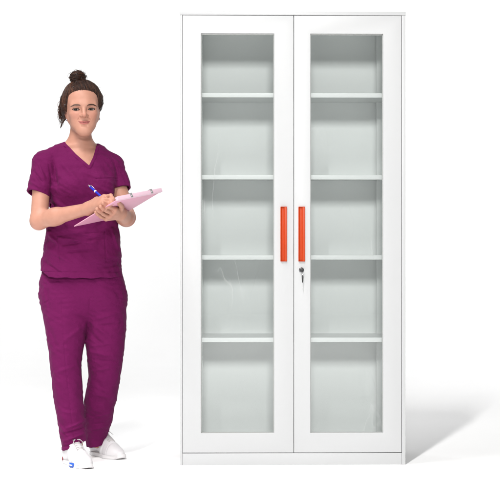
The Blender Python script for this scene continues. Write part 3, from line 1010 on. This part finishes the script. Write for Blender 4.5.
for i in range(1500):          # short fine hair along the hairline
    th = rng.uniform(-1.5, 1.5); ph = rng.uniform(-.3, 1.1)
    d = np.array([math.sin(th) * math.cos(ph), math.cos(th) * math.cos(ph), math.sin(ph)]); p = cap_point(d, .0045)
    fo = float(face_open(p[0], p[1], p[2]))
    if fo < -.009 * rng.random() or fo > .006: continue
    ang = math.acos(np.clip(d @ bd, -1, 1)); pts = []
    for t in np.linspace(0, .22 + .2 * rng.random(), 7):
        w = (math.sin((1 - t) * ang) * d + math.sin(t * ang) * bd) / math.sin(ang)
        q = cap_point(w, .0045); pts.append(hp(*(q + w / np.linalg.norm(w) * (.0012 - .006 * max(0, 1 - 14 * t)))))
    strand(pts, .00036, np.clip(rng.normal(.5, .2), 0, 1))
# bun coils
for i in range(520):
    a0 = rng.uniform(0, 2 * math.pi); tilt = rng.normal(0, .75); ln = rng.uniform(1.2, 3.2); rz = rng.uniform(.6, 1.08); lat = rng.uniform(-1.1, 1.2)
    fly = rng.random() < .10; pts = []
    for t in np.linspace(0, 1, 14):
        a = a0 + ln * t; la = lat + tilt * math.sin(a) * .6
        r = np.array([.0335, .032, .0275]) * (rz if rz > .93 else 1.0) * (1 + (.35 * t * t if fly else 0)) + .0006 * math.sin(9 * t + i)
        pts.append(BUN + HM.T @ (r * np.array([math.cos(a) * math.cos(la), math.sin(a) * math.cos(la), math.sin(la)])))
    strand(pts, .0005 + .0005 * rng.random(), np.clip(rng.normal(.50, .25), 0, 1))
# loose waves at the picture's left, wisps at the nape and ear
for i in range(130):
    b0 = np.array([-.066 - .010 * rng.random(), -.022 - .030 * rng.random(), .058 - .04 * rng.random()])
    ln = rng.uniform(.05, .085); ph = rng.uniform(0, 6.28); am = rng.uniform(.003, .008); out = rng.uniform(.010, .026); pts = []
    for t in np.linspace(0, 1, 16):
        pts.append(hp(b0[0] - out * math.sin(min(1, t * 1.15) * math.pi * .75) + am * .6 * math.sin(7 * t + ph), b0[1] - .03 * t + am * math.cos(7 * t + ph), b0[2] - ln * t))
    strand(pts, .0005 + .0005 * rng.random(), np.clip(rng.normal(.62, .22), 0, 1))
for i in range(46):
    ph = rng.uniform(0, .8); pts = []; sc_ = rng.uniform(.8, 1.15)
    for t in np.linspace(0, 1, 16):
        a = 2.2 * t + ph * .2
        pts.append(hp(-.066 - .024 * t * sc_ + .004 * math.sin(6 * t + ph), -.030 - .008 * math.cos(a * 2), -.022 - .034 * t * sc_ + .006 * math.sin(5 * t + ph) - .002 * (i % 5)))
    strand(pts, .0006 + .0004 * rng.random(), np.clip(rng.normal(.45, .2), 0, 1))
for i in range(12):          # flyaways
    th = rng.uniform(-math.pi, math.pi); d = np.array([math.sin(th), .35 * math.cos(th), rng.uniform(-.1, 1.2)])
    p = cap_point(d); u = d / np.linalg.norm(d); s1 = np.cross(u, [0, 1, 0]) * (1 if rng.random() < .5 else -1); pts = []
    L = rng.uniform(.015, .05)
    for t in np.linspace(0, 1, 9): pts.append(hp(*(p - u * .002 + u * (L * .42 * t) + s1 * L * t * (1 - .35 * t))))
    strand(pts, .00032, .45)
HV = np.concatenate(hv); HF = np.concatenate(hf); HT = np.concatenate(ht)
me = np_mesh('hair', HV, HF); set_tint(me, np.stack([HT] * 3, 1))
hair = link_mesh('hair', me, M_HAIR, woman, True)


# ------------------------------------------------------------------ clothes
def fold(X, Z, a, b, w, amp, Y=None):
    """a soft ridge (amp > 0) or crease (amp < 0) along the segment a-b, in the front plane"""
    a, b = P(a[0], a[1], .03)[[0, 2]], P(b[0], b[1], .03)[[0, 2]]
    d = b - a; L = d @ d
    t = np.clip(((X - a[0]) * d[0] + (Z - a[1]) * d[1]) / L, 0, 1)
    q = ((X - a[0] - t * d[0]) ** 2 + (Z - a[1] - t * d[1]) ** 2)
    return amp * np.exp(-q / (w * w)) * (0.35 + 0.65 * np.sin(math.pi * np.clip(t * .9 + .05, 0, 1)))


def ripple(X, Y, Z, s):
    return (np.sin(s * (.8 * X + 1.1 * Z + .5 * Y) + 2.1 * np.sin(.43 * s * (Z - .6 * X))) * np.sin(.6 * s * (Z * .7 - X + Y) + 1.3) )


def seg2(X, Z, poly):
    """signed distance to a 2-D polygon given in photo points (negative inside)"""
    pts = [P(px, py, .0)[[0, 2]] for px, py in poly]
    d = None; ins = None
    n = len(pts)
    for i in range(n):
        a, b = pts[i], pts[(i + 1) % n]
        e = b - a
        t = np.clip(((X - a[0]) * e[0] + (Z - a[1]) * e[1]) / (e @ e), 0, 1)
        q = (X - a[0] - t * e[0]) ** 2 + (Z - a[1] - t * e[1]) ** 2
        d = q if d is None else np.minimum(d, q)
        c = ((a[1] > Z) != (b[1] > Z)) & (X < (b[0] - a[0]) * (Z - a[1]) / (b[1] - a[1] + 1e-12) + a[0])
        ins = c if ins is None else ins ^ c
    d = np.sqrt(d)
    return np.where(ins, -d, d)


slv_r = (P(44.5, 163, .055), P(38.3, 197, .02)); slv_l = (P(113, 166, .145), P(120.6, 192, .118))
TG = [(.03, .02, [Loft(TR, YAW_T * 0.5, 2.35)] + bust),
      (.03, .030, [Cone(P(66, 152, .115), slv_r[0], .042, .0500), Cone(P(95, 153, .13), slv_l[0], .040, .0465)]),
      (.02, .010, [Cone(slv_r[0], slv_r[1], .0500, .0500)]),
      (.02, .010, [Cone(slv_l[0], slv_l[1], .0470, .0485)])]
VNECK = [(57, 120), (62.6, 141), (75, 153.5), (88.8, 165.2), (92.2, 156), (93.6, 146), (97, 120)]
nrm_r = (slv_r[1] - slv_r[0]) / np.linalg.norm(slv_r[1] - slv_r[0]); hem_r = P(37.5, 194.6, .02)
nrm_l = (slv_l[1] - slv_l[0]) / np.linalg.norm(slv_l[1] - slv_l[0]); hem_l = P(123, 189.4, .118)
nrm_r = nrm_r + np.array([-.16, -.12, 0]); nrm_l = nrm_l + np.array([0.02, -.1, 0])
TOP_FOLDS = [((49, 200), (60, 214), .010, -.005), ((50, 206), (66, 226), .012, .005), ((117, 196), (104, 190), .010, .004), ((117, 205), (98, 226), .012, -.004),
             ((60, 238), (96, 243), .009, .0045), ((64, 245), (104, 238), .007, -.0035), ((70, 232), (92, 236), .006, .0035), ((47, 232), (60, 246), .010, .004), ((112, 228), (119, 250), .009, .004),
             ((54, 165), (58, 186), .010, -.004), ((60, 160), (80, 182), .012, .003), ((50, 250), (72, 262), .012, .0035), ((90, 262), (118, 256), .010, .0035), ((66, 252), (100, 250), .006, -.0025),
             ((104, 168), (110, 176), .010, -.0015), ((84, 172), (100, 178), .010, .0025), ((45, 262), (64, 274), .008, -.003), ((100, 268), (121, 264), .007, -.0025), ((72, 210), (96, 224), .011, .003),
             ((35, 172), (44, 184), .007, -.0035), ((32, 182), (46, 190), .006, .003), ((40, 165), (46, 178), .006, .0035), ((120, 172), (126, 182), .006, -.003)]


def groove(dist, w, depth):
    return depth * np.exp(-(dist / w) ** 2)


def line_d(X, Z, pts):
    d = None
    for p, q in zip(pts[:-1], pts[1:]):
        a, b = P(p[0], p[1], .0)[[0, 2]], P(q[0], q[1], .0)[[0, 2]]; e = b - a
        t = np.clip(((X - a[0]) * e[0] + (Z - a[1]) * e[1]) / (e @ e), 0, 1)
        s = (X - a[0] - t * e[0]) ** 2 + (Z - a[1] - t * e[1]) ** 2
        d = s if d is None else np.minimum(d, s)
    return np.sqrt(d)


def top_fun(xs, ys, zs):
    G = field_eval(TG, xs, ys, zs)
    X = xs[:, None, None]; Y = ys[None, :, None]; Z = zs[None, None, :]
    X2 = xs[:, None]; Z2 = zs[None, :]
    fr = np.zeros((len(xs), len(zs)))
    for a, b, w, amp in TOP_FOLDS: fr = fr + fold(X2, Z2, a, b, w * .85, amp * 2.1)
    fr = fr - groove(line_d(X2, Z2, [(48.5, 165), (51, 180), (49.5, 198)]), .0028, .0030) - groove(line_d(X2, Z2, [(112.5, 162), (116, 176), (117, 188)]), .0028, .0028)
    for pk in ([(96, 179), (116, 177.5)], [(57, 236), (60, 262)], [(104, 232), (106, 262)], [(57, 236), (104, 232)], [(41, 271.8), (123, 272.2)]):
        fr = fr - groove(line_d(X2, Z2, pk), .0022, .0025)
    vn = seg2(X2, Z2, VNECK)
    band = np.clip((.0135 - np.abs(vn)) / .0015, 0, 1) * .0030
    front = 1 / (1 + np.exp((Y - .10) / .012))
    G = G - (fr + band)[:, None, :] * front - .0020 * ripple(X, Y, Z, 62) - .0010 * ripple(Y, X, Z, 140)
    sh = np.maximum(G, -(G + .0078))
    # neck opening: V in front, shallow scoop behind
    sh = np.maximum(sh, -np.maximum(vn[:, None, :], Y - .135))
    sh = np.maximum(sh, -Cone(P(78.5, 120, .125), P(78.5, 146, .13), .058, .058)(X, Y, Z))
    # sleeve ends: cut only near each arm
    for nn, hh, sgn, lim in ((nrm_r, hem_r, -1, P(50.5, 200, .03)[0]), (nrm_l, hem_l, 1, P(115.5, 190, .1)[0])):
        cut = (X - hh[0]) * nn[0] + (Y - hh[1]) * nn[1] + (Z - hh[2]) * nn[2]
        side = (X - lim) * sgn
        zone = np.maximum(-np.minimum(side, .03), 0)
        lower = P(0, 246, .1)[2]
        if sgn < 0: sh = np.where((side > 0) & (Z > P(0, 216, .05)[2]), np.maximum(sh, cut), sh)
        else: sh = np.where((side > 0) & (Z > P(0, 212, .1)[2]), np.maximum(sh, cut), sh)
    # hem
    hemz = np.interp(xs, [P(41, 0, 0)[0], P(49, 0, 0)[0], P(90, 0, 0)[0], P(122, 0, 0)[0]], [P(0, 271, .0)[2], P(0, 277.4, .0)[2], P(0, 278.2, .0)[2], P(0, 277.3, .0)[2]])[:, None, None]
    sh = np.maximum(sh, hemz - Z + .0015 * np.sin(90 * X))
    return sh


V, F = surface(top_fun, (-.96, -.10, .74), (-.46, .30, 1.36), .0020, smooth=2)
V, F = biggest(V, F, .01)
top = body_part('scrub_top', V, F, M_SCRUB, woman)

PG_R = [(.02, .02, [Loft(HIP, 0, 2.3)]), (.02, .022, [Loft(LEG_R, 0, 2.15)])]
PG_L = [(.02, .02, [Loft(HIP, 0, 2.3)]), (.02, .022, [Loft(LEG_L, 0, 2.15)])]
PANT_FOLDS = [((88, 318), (70, 306), .009, .003), ((90, 319), (72, 314), .008, -.003), ((93, 320), (120, 312), .009, .0035), ((95, 326), (121, 324), .007, -.003),
              ((90, 322), (110, 336), .011, .0045), ((88, 330), (106, 348), .011, -.004), ((91, 300), (90, 316), .006, -.003), ((84, 326), (64, 342), .010, .003), ((52, 330), (60, 352), .012, -.003),
              ((46, 290), (52, 312), .010, -.003), ((43, 284), (48, 306), .006, .002), ((90, 352), (112, 356), .010, .004), ((94, 360), (116, 362), .008, -.0035), ((92, 346), (108, 344), .008, .003), ((92, 372), (110, 368), .008, .003),
              ((56, 372), (74, 366), .010, .003), ((58, 384), (72, 402), .012, -.003), ((64, 440), (84, 433), .006, .0065), ((64, 433), (85, 427), .005, -.005), ((68, 427), (86, 420), .006, .005), ((61, 425), (70, 436), .006, .004), ((62, 446), (78, 442), .005, -.004),
              ((88, 434), (105, 430), .006, .006), ((88, 428), (106, 425), .005, -.0045), ((90, 421), (108, 416), .006, .004), ((92, 395), (112, 402), .010, .0035), ((62, 410), (80, 412), .010, .003), ((98, 385), (106, 410), .012, -.003)]


def pant_fun(xs, ys, zs):
    G = smin(field_eval(PG_R, xs, ys, zs), field_eval(PG_L, xs, ys, zs), .003)
    X = xs[:, None, None]; Y = ys[None, :, None]; Z = zs[None, None, :]
    X2 = xs[:, None]; Z2 = zs[None, :]
    fr = np.zeros((len(xs), len(zs)))
    for a, b, w, amp in PANT_FOLDS: fr = fr + fold(X2, Z2, a, b, w * .8, amp * 1.15)
    zt = np.clip((Z2 - .58) / .1, 0, 1) * np.clip((.80 - Z2) / .05, 0, 1)
    fr = fr + zt * .0006 * np.sin(330 * Z2 + 24 * X2 + 1.6 * np.sin(37 * X2)) * (0.6 + .4 * np.sin(50 * X2 + 30 * Z2))
    for pk in ([(44, 281), (50, 300), (41, 305)], [(62, 300), (66, 362), (74, 436)]):
        fr = fr - groove(line_d(X2, Z2, pk), .0022, .0014)
    front = .25 + .75 / (1 + np.exp((Y - .13) / .02))
    lowz = np.clip((.40 - Z) / .25, 0, 1)
    G = G - fr[:, None, :] * front - (.0011 + .0014 * lowz) * ripple(X, Y, Z, 48) - .0010 * ripple(Y, X, Z, 120)
    sh = np.maximum(G, -(G + .0052))
    xb = P(86.3, 440, .1)[0]
    hr = P(74, 444.6, .05); hl = P(96, 444.2, .25)
    cut_r = hr[2] - Z + .42 * (hr[0] - X) * -1 * .9 + (Y - .045) * -.12
    cut_r = hr[2] - Z + .38 * (X - hr[0]) + .05 * np.sin(60 * X) * .06 + (Y - .045) * .05
    cut_l = hl[2] - Z + .18 * (X - hl[0]) + (Y - .25) * .10
    mid = Y < np.interp(xs, [P(80, 440, .1)[0], P(100, 440, .1)[0]], [.16, .12])[:, None, None]
    sh = np.maximum(sh, np.where(mid, cut_r, cut_l))
    return sh


V, F = surface(pant_fun, (-.92, -.06, .02), (-.48, .36, .86), .0022, smooth=2)
V, F = biggest(V, F, .01)
pants = body_part('scrub_trousers', V, F, M_SCRUB, woman)


# ------------------------------------------------------------------ shoes
def shoe(heel, toe, badge):
    heel = np.array(heel, float); toe = np.array(toe, float)
    ax = toe - heel; L = np.linalg.norm(ax); ax /= L
    sd = np.array([ax[1], -ax[0], 0.0])                     # her right-hand side of the foot
    q = lambda s, w, z: heel + ax * s * L + sd * w + np.array([0, 0, z])
    up = [Cone(q(.13, 0, .036), q(.15, 0, .050), .0335, .032), Cone(q(.15, 0, .044), q(.45, 0, .046), .033, .031), Cone(q(.34, 0, .072), q(.60, 0, .044), .030, .030), Cone(q(.25, 0, .07), q(.26, 0, .105), .030, .028),
          Cone(q(.5, .004, .028), q(.70, .002, .022), .033, .033), Cone(q(.70, .004, .021), q(.88, -.004, .015), .034, .023), Cone(q(.62, -.008, .022), q(.78, -.011, .018), .031, .026)]
    G_ = [(.018, .001, up)]
    foot = [Cone(q(.125, 0, 0), q(.3, 0, 0), .034, .031), Cone(q(.3, 0, 0), q(.64, .002, 0), .030, .038), Cone(q(.64, .002, 0), q(.89, -.006, 0), .038, .025)]

    def foot2(X, Y):
        d = None
        for p in foot:
            v = p(X, Y, np.zeros_like(X + Y)); d = v if d is None else smin(d, v, .02)
        return d

    def f_up(xs, ys, zs):
        G = field_eval(G_, xs, ys, zs)
        X = xs[:, None, None]; Y = ys[None, :, None]; Z = zs[None, None, :]
        s = ((X - heel[0]) * ax[0] + (Y - heel[1]) * ax[1]) / L; w = (X - heel[0]) * sd[0] + (Y - heel[1]) * sd[1]
        # stitched edges of the eyestay and toe cap
        e1 = np.abs(np.abs(w) - (.013 + .006 * np.clip((.62 - s) / .3, 0, 1))); G = G + groove(e1, .0016, .0014) * ((s > .36) & (s < .66) & (Z > .03))
        G = G + groove((s - .70) * L - 3.2 * w * w * 1.0, .0018, .0016) * (Z > .02)
        G = G + groove((s - .33) * L + .5 * (Z - .05), .0016, .0013)
        G = G + .0006 * np.sin(240 * (s * L) + 60 * w) * np.clip(1 - np.abs(s - .6) / .12, 0, 1)
        # ankle opening
        G = np.maximum(G, Z - .112)
        return np.maximum(G, .014 - Z)

    def f_sole(xs, ys, zs):
        X = xs[:, None, None]; Y = ys[None, :, None]; Z = zs[None, None, :]
        d2 = foot2(X, Y)
        s = ((X - heel[0]) * ax[0] + (Y - heel[1]) * ax[1]) / L
        h = .0165 + .008 * np.clip((s - .8) / .2, 0, 1) ** 2
        lift = .010 * np.clip((s - .82) / .18, 0, 1) ** 2
        g = .0008 * np.exp(-((Z - lift - .010) / .0015) ** 2)
        return np.maximum(d2 + g + np.zeros_like(Z), np.maximum(Z - h, lift + .0005 - Z) + 0 * X)

    lo = np.minimum(heel, toe) - .06; hi = np.maximum(heel, toe) + .06
    lo[2] = -.006; hi[2] = .150
    V, F = surface(f_up, lo, hi, .0020, smooth=1)
    o = body_part('shoe', V, F, M_SHOE, woman)
    V, F = surface(f_sole, lo, hi, .0020, smooth=1)
    me = np_mesh('sole', V - inv, F); link_mesh('sole', me, M_SOLE, o, True)
    lc = MB()

    def surf(s, w):         # height of the upper above the floor at (s, w)
        z = np.linspace(.02, .111, 90); p = q(s, w, 0)
        g = f_up(np.array([p[0]]), np.array([p[1]]), z)[0, 0]
        i = np.nonzero(g < 0)[0]
        return q(s, w, z[i[-1]] + .0015 if len(i) else .03) - inv
    for i in range(5):
        s = .40 + .055 * i; w = .0150
        lc.tube([surf(s, -w), surf(s + .012, -w * .4), surf(s + .02, w * .4), surf(s + .028, w)], .0016, 6)
        lc.tube([surf(s, w), surf(s + .012, w * .4) + np.array([0, 0, .001]), surf(s + .02, -w * .4) + np.array([0, 0, .001]), surf(s + .028, -w)], .0016, 6)
    c0 = surf(.40, 0) + np.array([0, 0, .002])
    for sg in (-1, 1):
        lc.tube([c0, c0 + sd * sg * .010 + np.array([0, 0, .003]), c0 + sd * sg * .016 + ax * .010 - np.array([0, 0, .003]), c0 + sd * sg * .011 + ax * .014 - np.array([0, 0, .002]), c0 + ax * .002], .0013, 6)
        lc.tube([c0, c0 + sd * sg * .012 + ax * .016, c0 + sd * sg * .022 + ax * .030 - np.array([0, 0, .012])], .0013, 6)
    lc.build('lace', M_LACE, o, smooth=True)
    if badge:
        def sidepoint(s, z, off):
            ws = np.linspace(0, .06, 200); pts = [q(s, w, z) for w in ws]
            gs = [float(foot2(np.array(p[0]), np.array(p[1]))) for p in pts]
            w = ws[[i for i in range(len(ws)) if gs[i] < 0][-1]]
            return q(s, w + off - .10 * max(0, z - .018), z) - inv
        for nm, mt, s0, s1, z0, z1 in (('badge', M_BLUE, .62, .74, .003, .0215), ('badge', M_PAPER, .635, .715, .0100, .0140), ('heel_tab', M_RED, .11, .15, .014, .034)):
            off = .0036 if mt is M_PAPER else .0022
            b_ = MB(); n = 6; vs = []; fs = []
            for a in range(n + 1):
                for c in (0, 1, 2, 3):
                    vs.append(sidepoint(s0 + (s1 - s0) * a / n + .02 * (c / 3.) * (1 if mt is not M_RED else -1), z0 + (z1 - z0) * c / 3, off))
            for a in range(n):
                for c in range(3): fs.append((a * 4 + c, a * 4 + c + 1, (a + 1) * 4 + c + 1, (a + 1) * 4 + c))
            m2_ = bpy.data.meshes.new(nm); m2_.from_pydata([tuple(v) for v in vs], [], fs)
            bo = link_mesh(nm, m2_, mt, o, True)
            md = bo.modifiers.new('thickness', 'SOLIDIFY'); md.thickness = .0016; md.offset = 0
    return o


shoe((-.755, .078, 0), (-.650, -.132, 0), True)
shoe((-.674, .325, 0), (-.536, .140, 0), False)

# ------------------------------------------------------------------ clipboard
A_, U_, W_ = P(74, 226.3, -.13), None, None
B_ = P(118, 199.2, -.335); C_ = P(162.0, 190.6, -.165)
U_ = B_ - A_; W_ = C_ - B_
nrm = np.cross(U_, W_); nrm /= np.linalg.norm(nrm)
if nrm[2] < 0: nrm = -nrm                       # the writing side faces up
lu, lw = np.linalg.norm(U_), np.linalg.norm(W_)
# square the board up: keep AB, make the short edge perpendicular to it
eu = U_ / lu
ew = W_ - 0.75 * (W_ @ eu) * eu; ew /= np.linalg.norm(ew)
# frame at A
cb = empty('clipboard', tuple(A_))
tag(cb, 'pink clipboard with two metal clips tilted on the woman\'s forearm', 'clipboard')
bp_ = lambda s, t, h: (s * lu * eu + t * lw * ew + h * nrm)


def slab_(mb, s0, s1, t0, t1, h0, h1):
    vs = [bp_(s, t, h) for h in (h0, h1) for t in (t0, t1) for s in (s0, s1)]
    return mb.add(vs, [(0, 2, 3, 1), (4, 5, 7, 6), (0, 1, 5, 4), (2, 6, 7, 3), (0, 4, 6, 2), (1, 3, 7, 5)])


slab_(MB(), 0, 1, 0, 1, -.002, .002).build('board', M_PINK, cb, .001)
slab_(MB(), .03, .95, .06, .97, .0022, .0042).build('paper', M_PAPER, cb)
slab_(MB(), .955, 1.006, -.004, 1.006, -.004, .0115).build('spine', M_PINKPALE, cb, .0015)
for t in (.30, .76):
    c = MB()
    slab_(c, 1.0065, 1.012, t - .022, t + .022, -.004, .0125)
    slab_(c, .95, 1.012, t - .022, t + .022, .0126, .0145)
    c.tube([bp_(1.013, t - .02, .004), bp_(1.022, t - .012, .002), bp_(1.022, t + .012, .002), bp_(1.013, t + .02, .004)], .0013, 8)
    c.build('clip', M_CLIP, cb, .0006)

# ------------------------------------------------------------------ pen
p0, p1 = P(88.8, 185.6, -.135), P(110.3, 204.6, -.262)
pn = empty('pen', tuple(p0))
tag(pn, 'blue ballpoint pen held in the woman\'s writing hand', 'pen')
dv = (p1 - p0); Lp = np.linalg.norm(dv); dv /= Lp
pt = lambda s: dv * s
MB().tube([pt(.012), pt(.030), pt(Lp * .75), pt(Lp - .012)], [.0042, .0047, .0047, .0040], 18).build('barrel', M_PEN, pn, smooth=True)
MB().tube([pt(-.004), pt(-.002), pt(.006), pt(.0121)], [.0016, .0030, .0034, .0040], 16).build('cap', M_STEEL, pn, smooth=True)
MB().tube([pt(.052), pt(.054), pt(.059), pt(.061)], [.0048, .0052, .0052, .0048], 18).build('grip_ring', M_PAPER, pn, smooth=True)
MB().tube([pt(Lp - .0121), pt(Lp - .003), pt(Lp)], [.0039, .0014, .0006], 14).build('tip', M_STEEL, pn, smooth=True)
off = np.cross(dv, [0, 1, 0]); off /= np.linalg.norm(off)
if off[2] < 0: off = -off
MB().tube([pt(.006) + off * .003, pt(.009) + off * .0068, pt(.040) + off * .0064], [.0012, .0012, .0009], 8).build('clip', M_STEEL, pn, smooth=True)
